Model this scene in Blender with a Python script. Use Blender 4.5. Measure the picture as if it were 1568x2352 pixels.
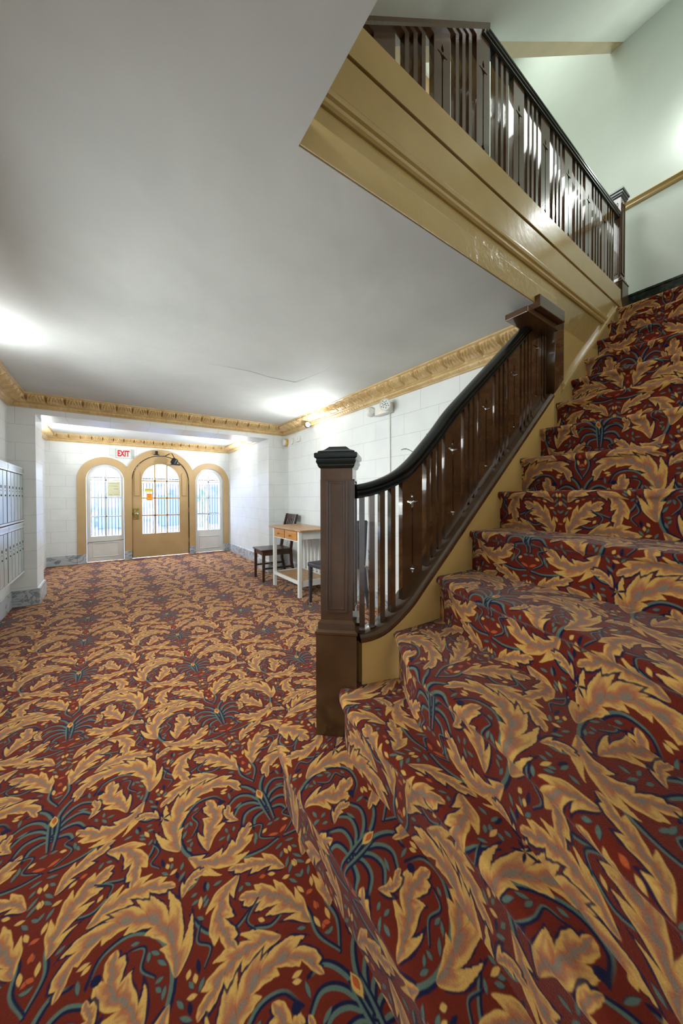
import bpy, bmesh, math, random
import numpy as np
from mathutils import Vector, Matrix
from mathutils.geometry import tessellate_polygon
random.seed(7)
S = bpy.context.scene
for o in list(bpy.data.objects): bpy.data.objects.remove(o)
COL = S.collection
PI = math.pi

# ------------------------------------------------------------------ camera
cam = bpy.data.cameras.new('camera'); camo = bpy.data.objects.new('camera', cam); COL.objects.link(camo)
cam.sensor_fit = 'VERTICAL'; cam.sensor_height = 36; cam.sensor_width = 24
cam.lens = 776.456*36/2352
cam.shift_x = -(798.97-784)/2352; cam.shift_y = (1152.92-1176)/2352
cam.clip_start = .02
EYE = Vector((0, 0, 1.1668))
_a, _t, _r = math.radians(35.368), math.radians(-.6851), math.radians(-.1381)
fw = Vector((math.sin(_a)*math.cos(_t), math.cos(_a)*math.cos(_t), math.sin(_t)))
ri = Vector((math.cos(_a), -math.sin(_a), 0)); up = ri.cross(fw)
r2 = ri*math.cos(_r)+up*math.sin(_r); u2 = -ri*math.sin(_r)+up*math.cos(_r)
M = Matrix((r2, u2, -fw)).transposed().to_4x4(); M.translation = EYE
camo.matrix_world = M
S.camera = camo
# ------------------------------------------------------------------ world, exposure
S.view_settings.view_transform = 'Standard'; S.view_settings.look = 'None'
S.view_settings.gamma = 1; S.view_settings.use_curve_mapping = False
S.view_settings.exposure = 0.32
W = bpy.data.worlds.new('daylight'); S.world = W; W.use_nodes = True
W.node_tree.nodes['Background'].inputs[0].default_value = (.74, .84, 1, 1)
W.node_tree.nodes['Background'].inputs[1].default_value = 9.0
def area(name, loc, rot, size, power, color=(1, 1, 1)):
    l = bpy.data.lights.new(name, 'AREA'); l.shape = 'RECTANGLE'; l.size, l.size_y = size; l.energy = power; l.color = color
    o = bpy.data.objects.new(name, l); COL.objects.link(o); o.location = loc; o.rotation_euler = rot; return o
area('fill_lobby_side', (-.85, 2.5, 1.35), (0, math.radians(-69), 0), (1.5, 2.6), 72, (.93, 1, .99)).data.spread = math.radians(140)  # fill light added at the left wall, no window is modelled
area('daylight_entrance', (.9, 8.75, 3.1), (math.radians(-52), 0, 0), (3.4, 1.2), 420, (.66, .74, 1))
area('fill_lobby_rear', (.2, -3.2, 1.5), (math.radians(90), 0, 0), (1.8, 1.5), 15, (1, 1, .98))  # added fill from behind the camera, not an actual window
area('fill_stairwell', (1.8, -.83, 3.2), (math.radians(94), 0, 0), (2.6, 1.2), 18, (.96, 1, .95))  # soft fill added for the fascia and stairwell, no fixture here
area('fill_mezzanine', (1.6, 1.62, 5.0), (0, 0, 0), (1.8, .6), 30, (.97, 1, 1))  # added lamp that brightens the mezzanine wall behind the balusters
area('fill_upper_landing', (3.3, 1.7, 6.5), (0, 0, 0), (1.0, .6), 8, (.95, 1, .96))  # extra lamp added to lift the mezzanine wall near the landing

# ------------------------------------------------------------------ materials
def mat(name, color=(.8, .8, .8), rough=.5, metal=0, spec=.5, build=None, coat=0):
    m = bpy.data.materials.new(name); m.use_nodes = True
    b = m.node_tree.nodes['Principled BSDF']
    b.inputs['Base Color'].default_value = (*color, 1); b.inputs['Roughness'].default_value = rough
    b.inputs['Metallic'].default_value = metal; b.inputs['Specular IOR Level'].default_value = spec
    b.inputs['Coat Weight'].default_value = coat
    if build: build(m.node_tree, b)
    return m
def nd(t, kind, **kw):
    n = t.nodes.new(kind)
    for k, v in kw.items(): setattr(n, k, v)
    return n
def srgb(r, g, b):
    f = lambda c: (c/255/12.92) if c/255 <= .04045 else ((c/255+.055)/1.055)**2.4
    return (f(r), f(g), f(b))
def mottled(c1, c2, scale=3, bump=.0, bscale=60, detail=4, lo=.35, hi=.65, bdist=.003):
    def f(t, b):
        g = nd(t, 'ShaderNodeNewGeometry'); n = nd(t, 'ShaderNodeTexNoise'); n.inputs['Scale'].default_value = scale; n.inputs['Detail'].default_value = detail
        t.links.new(g.outputs['Position'], n.inputs['Vector'])
        r = nd(t, 'ShaderNodeValToRGB'); r.color_ramp.elements[0].position = lo; r.color_ramp.elements[1].position = hi
        r.color_ramp.elements[0].color = (*c1, 1); r.color_ramp.elements[1].color = (*c2, 1)
        t.links.new(n.outputs['Fac'], r.inputs[0]); t.links.new(r.outputs[0], b.inputs['Base Color'])
        if bump:
            n2 = nd(t, 'ShaderNodeTexNoise'); n2.inputs['Scale'].default_value = bscale; n2.inputs['Detail'].default_value = 3
            t.links.new(g.outputs['Position'], n2.inputs['Vector'])
            bp = nd(t, 'ShaderNodeBump'); bp.inputs['Strength'].default_value = bump; bp.inputs['Distance'].default_value = bdist
            t.links.new(n2.outputs['Fac'], bp.inputs['Height']); t.links.new(bp.outputs[0], b.inputs['Normal'])
    return f
def block_wall(axis, c=(.76, .79, .785)):
    # painted block work: scored joints on world coordinates
    def f(t, b):
        g = nd(t, 'ShaderNodeNewGeometry'); sx = nd(t, 'ShaderNodeSeparateXYZ'); cx = nd(t, 'ShaderNodeCombineXYZ')
        t.links.new(g.outputs['Position'], sx.inputs[0])
        t.links.new(sx.outputs[axis], cx.inputs[0]); t.links.new(sx.outputs['Z'], cx.inputs[1])
        mp = nd(t, 'ShaderNodeVectorMath', operation='ADD'); mp.inputs[1].default_value = (.388+10.5, .166+2, 0)
        t.links.new(cx.outputs[0], mp.inputs[0])
        br = nd(t, 'ShaderNodeTexBrick'); br.offset = .5; br.squash = 1
        br.inputs['Scale'].default_value = 1; br.inputs['Brick Width'].default_value = .42; br.inputs['Row Height'].default_value = .197
        br.inputs['Mortar Size'].default_value = .0022; br.inputs['Mortar Smooth'].default_value = .3; br.inputs['Bias'].default_value = -.6
        br.inputs['Color1'].default_value = (*c, 1); br.inputs['Color2'].default_value = (c[0]*.96, c[1]*.96, c[2]*.96, 1)
        br.inputs['Mortar'].default_value = (c[0]*.72, c[1]*.73, c[2]*.71, 1)
        t.links.new(mp.outputs[0], br.inputs['Vector'])
        n = nd(t, 'ShaderNodeTexNoise'); n.inputs['Scale'].default_value = 5; t.links.new(g.outputs['Position'], n.inputs['Vector'])
        mr = nd(t, 'ShaderNodeMapRange'); mr.inputs['To Min'].default_value = .9; mr.inputs['To Max'].default_value = 1.06; t.links.new(n.outputs['Fac'], mr.inputs[0])
        mx = nd(t, 'ShaderNodeMix', data_type='RGBA', blend_type='MULTIPLY'); mx.inputs['Factor'].default_value = 1
        t.links.new(br.outputs['Color'], mx.inputs['A']); t.links.new(mr.outputs[0], mx.inputs['B']); t.links.new(mx.outputs['Result'], b.inputs['Base Color'])
        bp = nd(t, 'ShaderNodeBump'); bp.inputs['Strength'].default_value = .5; bp.inputs['Distance'].default_value = .003; bp.invert = True
        n3 = nd(t, 'ShaderNodeTexNoise'); n3.inputs['Scale'].default_value = 40; t.links.new(g.outputs['Position'], n3.inputs['Vector'])
        ad = nd(t, 'ShaderNodeMath', operation='MULTIPLY_ADD'); ad.inputs[1].default_value = .25
        t.links.new(n3.outputs['Fac'], ad.inputs[0]); t.links.new(br.outputs['Fac'], ad.inputs[2])
        t.links.new(ad.outputs[0], bp.inputs['Height']); t.links.new(bp.outputs[0], b.inputs['Normal'])
    return f
def marble(t, b):
    g = nd(t, 'ShaderNodeNewGeometry'); n = nd(t, 'ShaderNodeTexNoise'); n.inputs['Scale'].default_value = 3.2; n.inputs['Detail'].default_value = 9; n.inputs['Distortion'].default_value = 1.6
    mp = nd(t, 'ShaderNodeVectorMath', operation='MULTIPLY'); mp.inputs[1].default_value = (1, 1, 2.2)
    t.links.new(g.outputs['Position'], mp.inputs[0]); t.links.new(mp.outputs[0], n.inputs['Vector'])
    r = nd(t, 'ShaderNodeValToRGB'); e = r.color_ramp.elements
    e[0].position = .3; e[0].color = (*srgb(208, 212, 212), 1); e[1].position = .7; e[1].color = (*srgb(192, 198, 202), 1)
    x = e.new(.47); x.color = (*srgb(172, 180, 186), 1); x = e.new(.5); x.color = (*srgb(108, 118, 128), 1); x = e.new(.53); x.color = (*srgb(184, 190, 194), 1)
    t.links.new(n.outputs['Fac'], r.inputs[0]); t.links.new(r.outputs[0], b.inputs['Base Color'])
def wood(c1, c2, axis=(1, 12, 12), scale=6):
    def f(t, b):
        tc = nd(t, 'ShaderNodeTexCoord'); mp = nd(t, 'ShaderNodeMapping'); mp.inputs['Scale'].default_value = axis
        n = nd(t, 'ShaderNodeTexNoise'); n.inputs['Scale'].default_value = scale; n.inputs['Detail'].default_value = 6; n.inputs['Distortion'].default_value = .6
        t.links.new(tc.outputs['Object'], mp.inputs[0]); t.links.new(mp.outputs[0], n.inputs['Vector'])
        r = nd(t, 'ShaderNodeValToRGB'); r.color_ramp.elements[0].position = .35; r.color_ramp.elements[1].position = .68
        r.color_ramp.elements[0].color = (*c1, 1); r.color_ramp.elements[1].color = (*c2, 1)
        t.links.new(n.outputs['Fac'], r.inputs[0]); t.links.new(r.outputs[0], b.inputs['Base Color'])
    return f
M_wallX = mat('painted_block_wall_x', rough=.38, build=block_wall('Y'))
M_wallY = mat('painted_block_wall_y', rough=.38, build=block_wall('X'))
M_plaster = mat('ceiling_plaster', rough=.7, build=mottled((.56, .59, .575), (.635, .665, .645), 1.6, .35, 7, bdist=.012))
M_green = mat('stairwell_plaster', rough=.6, build=mottled((.60, .65, .585), (.68, .725, .66), 1.2, .25, 9, bdist=.008))
M_white = mat('white_paint', rough=.35, build=mottled((.70, .71, .68), (.76, .77, .74), 4, .2, 30))
M_beige = mat('tan_gloss_paint', rough=.22, coat=.3, build=mottled(srgb(166, 138, 84), srgb(176, 148, 94), 3, .35, 14, bdist=.004))
M_beigew = mat('tan_satin_paint', rough=.4, build=mottled(srgb(186, 156, 110), srgb(194, 164, 118), 3, .2, 30))
M_gold = mat('gilded_cornice_paint', rough=.3, spec=.6, build=mottled(srgb(196, 166, 114), srgb(214, 186, 136), 9, .2, 90))
M_brown = mat('brown_gloss_paint', rough=.22, coat=.6, build=mottled(srgb(70, 46, 26), srgb(84, 57, 36), 6, .25, 35))
M_black = mat('black_gloss_paint', rough=.22, coat=.3, build=mottled(srgb(14, 20, 20), srgb(24, 32, 32), 6, .2, 45))
M_marble = mat('grey_veined_marble', rough=.28, build=marble)
M_dkmarble = mat('dark_green_marble', rough=.3, build=mottled(srgb(10, 20, 16), srgb(60, 70, 50), 26, 0, lo=.5, hi=.72))
M_darkwood = mat('dark_walnut_wood', rough=.35, build=wood(srgb(44, 26, 16), srgb(74, 46, 28)))
M_oak = mat('oiled_oak_wood', rough=.35, build=wood(srgb(150, 110, 66), srgb(190, 150, 104), (12, 1, 12)))
M_drawer = mat('orange_pine_wood', rough=.35, build=wood(srgb(176, 118, 52), srgb(198, 140, 70), (12, 1, 12)))
M_leather = mat('black_leatherette', rough=.4, build=mottled(srgb(44, 44, 52), srgb(64, 64, 74), 20, .3, 200))
M_metal = mat('satin_aluminium', rough=.32, metal=.35, build=mottled(srgb(176, 190, 188), srgb(190, 202, 202), 5))
M_metalw = mat('bright_aluminium_trim', rough=.3, metal=.2, build=mottled(srgb(214, 218, 222), srgb(226, 230, 234), 8))
M_lockm = mat('dark_lock_and_gap_shade', srgb(50, 46, 44), .4, .6)
M_chrome = mat('chrome', (.75, .77, .8), .12, 1)
M_brass = mat('aged_brass', rough=.35, metal=.8, build=mottled(srgb(140, 120, 60), srgb(190, 170, 100), 30))
M_iron = mat('black_iron', srgb(24, 26, 32), .5, .3)
M_plastic = mat('white_plastic', srgb(222, 224, 218), .35)
M_ambpl = mat('yellowed_plastic', srgb(206, 168, 96), .4)
M_blackpl = mat('black_plastic', srgb(20, 22, 26), .35)
M_paper = mat('cream_paper', srgb(226, 226, 190), .8)
M_orange = mat('orange_paper', srgb(252, 158, 44), .8)
M_yellow = mat('yellow_paper', srgb(220, 206, 80), .8)
M_ink = mat('grey_ink', srgb(110, 110, 96), .8)
M_red = mat('exit_red', srgb(196, 24, 44), .5)
M_leafg = mat('plant_leaf_green', rough=.4, build=mottled(srgb(50, 90, 30), srgb(96, 150, 50), 30))
M_soil = mat('dark_soil', rough=.9, build=mottled(srgb(34, 24, 18), srgb(60, 44, 32), 60))
M_pot = mat('grey_plant_pot', rough=.6, build=mottled(srgb(170, 172, 168), srgb(190, 192, 188), 9))
M_pave = mat('grey_concrete_pavement', rough=.9, build=mottled(srgb(120, 128, 146), srgb(176, 184, 200), 4))
M_facade = mat('blue_grey_facade', rough=.8, build=mottled(srgb(96, 112, 150), srgb(190, 200, 220), 3.5))
def emis(name, color, s):
    m = bpy.data.materials.new(name); m.use_nodes = True; t = m.node_tree; t.nodes.remove(t.nodes['Principled BSDF'])
    e = nd(t, 'ShaderNodeEmission'); e.inputs[0].default_value = (*color, 1); e.inputs[1].default_value = s
    t.links.new(e.outputs[0], t.nodes['Material Output'].inputs[0]); return m
M_bulb = emis('sconce_glow', (1, .99, .96), 2.4)
M_redled = emis('red_indicator', (1, .1, .05), 6)
def glass(name, tint, gl=.1):
    m = bpy.data.materials.new(name); m.use_nodes = True; t = m.node_tree; t.nodes.remove(t.nodes['Principled BSDF'])
    tr = nd(t, 'ShaderNodeBsdfTransparent'); tr.inputs[0].default_value = (*tint, 1)
    g = nd(t, 'ShaderNodeBsdfGlossy'); g.inputs['Roughness'].default_value = .05
    mx = nd(t, 'ShaderNodeMixShader'); mx.inputs[0].default_value = gl
    t.links.new(tr.outputs[0], mx.inputs[1]); t.links.new(g.outputs[0], mx.inputs[2]); t.links.new(mx.outputs[0], t.nodes['Material Output'].inputs[0]); return m
M_glass = glass('window_glass', (.92, .95, 1), .06)

# ------------------------------------------------------------------ the carpet pattern, drawn by formula
TW, TH = 1.29, .64
NX = 1536; NY = int(round(NX*TH/TW)); PXM = NX/TW
def make_carpet_image():
    rng = np.random.default_rng(5)
    red = np.array(srgb(104, 36, 22)); gold = np.array(srgb(202, 157, 84)); mid = np.array(srgb(168, 102, 68)); core = np.array(srgb(126, 112, 96))
    navy = np.array(srgb(26, 28, 56)); teal = np.array(srgb(88, 106, 94)); rust = np.array(srgb(180, 84, 40))
    img = np.zeros((NY, NX, 3)); img[:] = red
    occ = np.zeros((NY, NX), bool)
    def curve(p, n=40):
        p = np.array(p, float)
        if len(p) == 2: t = np.linspace(0, 1, n)[:, None]; return p[0]*(1-t)+p[1]*t
        q = np.vstack([2*p[0]-p[1], p, 2*p[-1]-p[-2]]); out = []
        m = max(4, n//(len(p)-1))
        for i in range(1, len(q)-2):
            t = np.linspace(0, 1, m, endpoint=False)[:, None]
            out.append(.5*((2*q[i])+(-q[i-1]+q[i+1])*t+(2*q[i-1]-5*q[i]+4*q[i+1]-q[i+2])*t**2+(-q[i-1]+3*q[i]-3*q[i+1]+q[i+2])*t**3))
        out.append(p[-1:]); return np.vstack(out)
    def field(c, pad):
        lo = c.min(0)-pad; hi = c.max(0)+pad
        ix = np.arange(int(lo[0]*PXM), int(hi[0]*PXM)+1); iy = np.arange(int(lo[1]*PXM), int(hi[1]*PXM)+1)
        X, Y = np.meshgrid((ix+.5)/PXM, (iy+.5)/PXM)
        best = np.full(X.shape, 9.); T = np.zeros(X.shape); Sd = np.zeros(X.shape)
        seg = np.diff(c, axis=0); L = np.hypot(*seg.T); cum = np.concatenate([[0], np.cumsum(L)])
        for i in range(len(seg)):
            dx, dy = X-c[i, 0], Y-c[i, 1]; u = np.clip((dx*seg[i, 0]+dy*seg[i, 1])/(L[i]**2+1e-12), 0, 1)
            ex, ey = dx-u*seg[i, 0], dy-u*seg[i, 1]; d = np.hypot(ex, ey); k = d < best
            best[k] = d[k]; T[k] = ((cum[i]+u*L[i])/cum[-1])[k]; Sd[k] = np.sign(seg[i, 0]*dy-seg[i, 1]*dx)[k]
        return ix, iy, best, T, Sd, cum[-1]
    def put(ix, iy, mask, colr):
        I, J = np.meshgrid(ix % NX, iy % NY)
        a = np.clip(mask, 0, 1)[..., None]
        img[J, I] = img[J, I]*(1-a)+colr*a
        occ[J[mask > .3], I[mask > .3]] = True
    def leaf(p, Wd, n=5, asym=0., seed=0, flip=1, fan=.95):
        c = curve(p); ix, iy, d, T, s, L = field(c, Wd*1.5)
        s = s*flip
        wside = Wd*.93*np.where(s > 0, 1+asym, 1-asym)
        env = np.clip(np.sin(PI*np.clip(T, 0, 1)**fan), 0, 1)**.6*(1-.12*T)
        ph = np.where(s > 0, 0, .45)
        q = T*n+ph-.62*d/(Wd+1e-6)*n*Wd/L*1.9
        fr = q-np.floor(q)
        lobe = .36+.72*np.sin(PI*np.clip(fr*.64, 0, 1))**.8*np.where(fr < .80, 1, np.clip((1-fr)/.20, 0, 1)**.7)+.05*np.sin(fr*19)
        w = wside*env*lobe
        sh = np.clip((w*1.0+.0085-d)*PXM*.6, 0, 1)*(s < 0)*.9
        put(ix, iy, sh*(T < .98)*(T > .02), navy)
        m = np.clip((w-d)*PXM*.7+.5, 0, 1)*(w > .001)
        e = d/(w+1e-6)
        wob = .10*np.sin(T*37+s)+.06*np.sin(T*71); k1 = np.clip((e-.30-wob)/.30, 0, 1)[..., None]; k2 = np.clip((e-.06-wob)/.22, 0, 1)[..., None]
        cl = core*(1-k2)+mid*k2; cl = cl*(1-k1)+gold*k1
        vein = (np.exp(-((fr-.52)/.10)**2)*(e > .12)*(e < .82)*.65)[..., None]
        cl = cl*(1-vein)+(mid*.75+core*.2)*vein
        dk = (np.exp(-((fr-.97)/.05)**2)*.35)[..., None]; cl = cl*(1-dk)+rust*.6*dk
        put(ix, iy, m, cl)
    def stem(p, w, colr=None, dark=True):
        c = curve(p); ix, iy, d, T, s, L = field(c, w*3)
        ww = w*(.55+.45*np.sin(PI*np.clip(T, .05, .95)))
        if dark: put(ix, iy, np.clip((ww*1.1+.0035-d)*PXM*.6, 0, 1)*(s < 0), navy)
        put(ix, iy, np.clip((ww*.55-d)*PXM*.8+.4, 0, 1)*np.where(T > .9, (1-T)*10, 1), teal if colr is None else colr)
    def drop(x, y, a, l, w, colr):
        c = np.array([[x, y], [x+l*math.cos(a), y+l*math.sin(a)]]); c = curve(c, 8)
        ix, iy, d, T, s, L = field(c, w*2); ww = w*np.sin(PI*np.clip(T, .03, .97))**.8
        if colr is not navy: put(ix, iy, np.clip((ww+.002-d)*PXM*.6, 0, 1)*(s < 0)*.9, navy)
        put(ix, iy, np.clip((ww-d)*PXM*.8+.3, 0, 1), colr)
    def both(f, p, *a, **k):
        for (ox, oy) in ((0, 0), (TW/2, TH/2)):
            for sgn in (1, -1):
                kk = dict(k)
                if f is leaf: kk['flip'] = sgn*k.get('flip', 1)
                f([(ox+sgn*x, oy+y) for x, y in p], *a, **kk)
    # stems first, leaves over
    both(stem, [(.012, .02), (.07, .015), (.15, .035), (.235, .085), (.285, .17), (.275, .265), (.215, .325), (.15, .32), (.12, .275)], .0085)
    both(stem, [(.0, .30), (.03, .36), (.03, .43), (.075, .5), (.15, .52)], .007)
    both(stem, [(.235, .085), (.27, .04), (.31, .03)], .006)
    both(stem, [(.15, .52), (.21, .50), (.27, .535), (.30, .60)], .006)
    both(stem, [(.06, .47), (.12, .45), (.17, .47), (.20, .43)], .005)
    # fronds of the palm on the axis
    for q in ([(.0, .165), (.03, .235), (.075, .262), (.125, .235)], [(.0, .16), (.035, .205), (.08, .215), (.115, .18)], [(.0, .15), (.03, .175), (.07, .172), (.095, .135)], [(.0, .17), (.012, .25), (.045, .30), (.085, .30)], [(.0, .14), (.02, .145), (.05, .135), (.062, .105)]):
        both(stem, q, .0088)
    both(stem, [(.007, .10), (.012, .17), (.014, .235)], .0065)
    # acanthus leaves
    both(leaf, [(.292, .17), (.296, .25), (.255, .335), (.17, .375), (.09, .35), (.055, .285)], 0.0521, n=6, asym=-.38, fan=.85)
    both(leaf, [(.215, .115), (.20, .175), (.165, .235), (.175, .315)], 0.0470, n=3, fan=1.2)
    both(leaf, [(.275, .13), (.22, .075), (.145, .07), (.07, .135)], 0.0437, n=4, asym=.2, fan=1.1)
    both(leaf, [(.03, .395), (.05, .46), (.10, .525), (.175, .565)], 0.0470, n=4, asym=-.15, fan=1.15)
    both(leaf, [(.11, .415), (.165, .435), (.24, .435), (.325, .385)], 0.0386, n=4, asym=.15)
    both(leaf, [(.155, .63), (.215, .59), (.235, .53), (.215, .455)], 0.0386, n=3, fan=1.1)
    both(leaf, [(.03, .565), (.065, .608), (.12, .635), (.18, .66)], 0.0286, n=3)
    both(leaf, [(.31, .02), (.285, .055), (.235, .065)], 0.0202, n=2, fan=1.2)
    both(leaf, [(.10, .165), (.125, .20), (.115, .25)], 0.0185, n=2, fan=1.2)
    both(stem, [(.02, .03), (.06, .06), (.04, .10), (.075, .115)], .004)
    both(stem, [(.25, .20), (.225, .235), (.235, .275), (.205, .29)], .004)
    both(stem, [(.13, .53), (.17, .50), (.16, .47)], .0035)
    both(stem, [(.29, .47), (.27, .50), (.295, .53), (.28, .57)], .0035)
    for (ox, oy) in ((0, 0), (TW/2, TH/2)):
        drop(ox, oy+.20, PI/2, .05, .012, gold); drop(ox, oy+.215, PI/2, .028, .006, rust)
        for a in range(5): drop(ox+.3225, oy+.01, a*2*PI/5+.3, .03, .004, navy)
        for sg in (1, -1):
            x = ox+sg*.135; ix = None
            for a in range(10): drop(x, oy+.275, a*2*PI/10, .012, .006, navy)
    # sprigs in the open ground
    base = img.copy(); tries = 0; cnt = 0
    cand = [(rng.uniform(.0, .3225), rng.uniform(0, TH), rng.uniform(0, 2*PI), rng.uniform(.018, .036), rng.uniform(0, 1)) for _ in range(2600)]
    for x, y, a, l, kq in cand:
        xe, ye = x+l*math.cos(a), y+l*math.sin(a); ok = True
        for t in (-.25, 0, .25, .5, .75, 1, 1.25):
            i = int((x+(xe-x)*t)*PXM) % NX; j = int((y+(ye-y)*t)*PXM) % NY
            if occ[j, i] or occ[(j+6) % NY, i] or occ[(j-6) % NY, i]: ok = False; break
        if not ok: continue
        colr = teal if kq < .5 else (gold if kq < .72 else (rust if kq < .86 else navy))
        for (ox, oy) in ((0, 0), (TW/2, TH/2)):
            for sgn in (1, -1):
                drop(ox+sgn*x, oy+y, a if sgn > 0 else PI-a, l, .0048 if kq < .5 else .0058, colr)
        cnt += 1
        if cnt > 300: break
    n = rng.normal(0, 1, (NY, NX)); n = (n+np.roll(n, 1, 0)+np.roll(n, 1, 1)+np.roll(n, (1, 1), (0, 1)))/4
    img *= (1+.13*n)[..., None]
    k = img.copy()                                    # soften as tufted pile does
    for ax in (0, 1, 0, 1): k = (np.roll(k, 1, ax)+2*k+np.roll(k, -1, ax))/4
    img = np.clip(k, 0, 1)
    out = np.ones((NY, NX, 4), np.float32); out[..., :3] = img
    im = bpy.data.images.new('carpet_pattern', NX, NY, float_buffer=True, is_data=False); im.colorspace_settings.name = 'Linear Rec.709'
    im.pixels.foreach_set(out.ravel()); im.update(); im.pack()
    return im
def carpet_build(im):
    def f(t, b):
        uv = nd(t, 'ShaderNodeUVMap'); tx = nd(t, 'ShaderNodeTexImage', image=im, interpolation='Cubic')
        t.links.new(uv.outputs[0], tx.inputs[0])
        g = nd(t, 'ShaderNodeNewGeometry'); n = nd(t, 'ShaderNodeTexNoise'); n.inputs['Scale'].default_value = 420; n.inputs['Detail'].default_value = 2
        t.links.new(g.outputs['Position'], n.inputs['Vector'])
        n2 = nd(t, 'ShaderNodeTexNoise'); n2.inputs['Scale'].default_value = 3; t.links.new(g.outputs['Position'], n2.inputs['Vector'])
        mr = nd(t, 'ShaderNodeMapRange'); mr.inputs['To Min'].default_value = .85; mr.inputs['To Max'].default_value = 1.18; t.links.new(n.outputs['Fac'], mr.inputs[0])
        mx = nd(t, 'ShaderNodeMix', data_type='RGBA', blend_type='MULTIPLY'); mx.inputs['Factor'].default_value = 1
        t.links.new(tx.outputs[0], mx.inputs['A']); t.links.new(mr.outputs[0], mx.inputs['B']); t.links.new(mx.outputs['Result'], b.inputs['Base Color'])
        bp = nd(t, 'ShaderNodeBump'); bp.inputs['Strength'].default_value = .6; bp.inputs['Distance'].default_value = .003
        t.links.new(n.outputs['Fac'], bp.inputs['Height']); t.links.new(bp.outputs[0], b.inputs['Normal'])
        b.inputs['Sheen Weight'].default_value = .22; b.inputs['Sheen Roughness'].default_value = .35; b.inputs['Sheen Tint'].default_value = (1, .80, .78, 1)
    return f
M_carpet = mat('acanthus_carpet', rough=.95, spec=.1, build=carpet_build(make_carpet_image()))

# ------------------------------------------------------------------ mesh helpers
def obj(name, me, m, parent=None, smooth=False):
    if isinstance(me, bmesh.types.BMesh):
        bm = me; me = bpy.data.meshes.new(name); bmesh.ops.recalc_face_normals(bm, faces=bm.faces[:]); bm.to_mesh(me); bm.free()
    o = bpy.data.objects.new(name, me); COL.objects.link(o)
    if m and not me.materials: me.materials.append(m)
    if smooth:
        me.shade_smooth()
        if smooth != 'all':
            try: me.set_sharp_from_angle(angle=math.radians(38))
            except Exception: pass
    if parent: o.parent = parent
    return o
def tag(o, label, cat, group=None):
    o['label'] = label; o['category'] = cat
    if group: o['group'] = group
    return o
def thing(name, loc, label, cat, group=None, rz=0):
    o = bpy.data.objects.new(name, None); COL.objects.link(o); o.location = loc; o.rotation_euler = (0, 0, rz); o.empty_display_size = .1
    return tag(o, label, cat, group)
def struct(name, me, m, parent=None, smooth=False):
    o = obj(name, me, m, parent, smooth)
    if not parent: o['kind'] = 'structure'
    return o
def box(bm, x0, x1, y0, y1, z0, z1, bev=0, mtx=None):
    t = bmesh.new(); bmesh.ops.create_cube(t, size=1)
    bmesh.ops.scale(t, vec=(abs(x1-x0), abs(y1-y0), abs(z1-z0)), verts=t.verts)
    bmesh.ops.translate(t, vec=((x0+x1)/2, (y0+y1)/2, (z0+z1)/2), verts=t.verts)
    if bev: bmesh.ops.bevel(t, geom=t.edges[:], offset=bev, segments=2, affect='EDGES', profile=.6)
    if mtx: bmesh.ops.transform(t, matrix=mtx, verts=t.verts)
    me = bpy.data.meshes.new('t'); t.to_mesh(me); t.free(); bm.from_mesh(me); bpy.data.meshes.remove(me); return bm
def bx(*a, **k): return box(bmesh.new(), *a, **k)
def loft(rings, cap=True, closed=True):
    bm = bmesh.new(); R = [[bm.verts.new(p) for p in r] for r in rings]; n = len(R[0])
    for a, b in zip(R, R[1:]):
        for i in range(n if closed else n-1): bm.faces.new((a[i], a[(i+1) % n], b[(i+1) % n], b[i]))
    if cap and closed: bm.faces.new(R[0][::-1]); bm.faces.new(R[-1])
    return bm
def lathe(prof, n=24, mtx=None):
    bm = loft([[(r*math.cos(2*PI*i/n), r*math.sin(2*PI*i/n), z) for i in range(n)] for r, z in prof])
    if mtx: bmesh.ops.transform(bm, matrix=mtx, verts=bm.verts)
    return bm
def tube(pts, r, n=8):
    rings = []; pts = [Vector(p) for p in pts]
    for i, p in enumerate(pts):
        d = (pts[min(i+1, len(pts)-1)]-pts[max(i-1, 0)]).normalized(); a = d.orthogonal().normalized(); b = d.cross(a)
        rr = r[i] if isinstance(r, (list, tuple)) else r
        rings.append([p+(a*math.cos(2*PI*k/n)+b*math.sin(2*PI*k/n))*rr for k in range(n)])
    return loft(rings)
def merge(*bms):
    a = bms[0]
    for b in bms[1:]:
        me = bpy.data.meshes.new('t'); b.to_mesh(me); b.free(); a.from_mesh(me); bpy.data.meshes.remove(me)
    return a
def plate(name, loops, thick, bevel=0):
    """flat shape with holes in local XY, extruded +-thick/2 along Z"""
    cu = bpy.data.curves.new(name, 'CURVE'); cu.dimensions = '2D'; cu.fill_mode = 'BOTH'; cu.extrude = max(thick/2-bevel, .0001); cu.bevel_depth = bevel; cu.bevel_resolution = 1; cu.offset = -bevel
    for lp in loops:
        s = cu.splines.new('POLY'); s.points.add(len(lp)-1); s.use_cyclic_u = True
        for p, q in zip(s.points, lp): p.co = (q[0], q[1], 0, 1)
    t = bpy.data.objects.new('t', cu); COL.objects.link(t); bpy.context.view_layer.update()
    me = bpy.data.meshes.new_from_object(t.evaluated_get(bpy.context.evaluated_depsgraph_get()))
    bpy.data.objects.remove(t); bpy.data.curves.remove(cu); me.name = name; me.materials.clear(); return me
def plateXZ(name, loops, y, thick, bevel=0):
    me = plate(name, loops, thick, bevel); me.transform(Matrix.Translation((0, y, 0)) @ Matrix.Rotation(PI/2, 4, 'X')); return me
def rect(x0, x1, z0, z1): return [(x0, z0), (x1, z0), (x1, z1), (x0, z1)]
def arch(xc, r, z0, zs, n=20, ry=None):
    ry = ry or r
    return [(xc-r, z0), (xc+r, z0)]+[(xc+r*math.cos(PI*i/n), zs+ry*math.sin(PI*i/n)) for i in range(n+1)]
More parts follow.
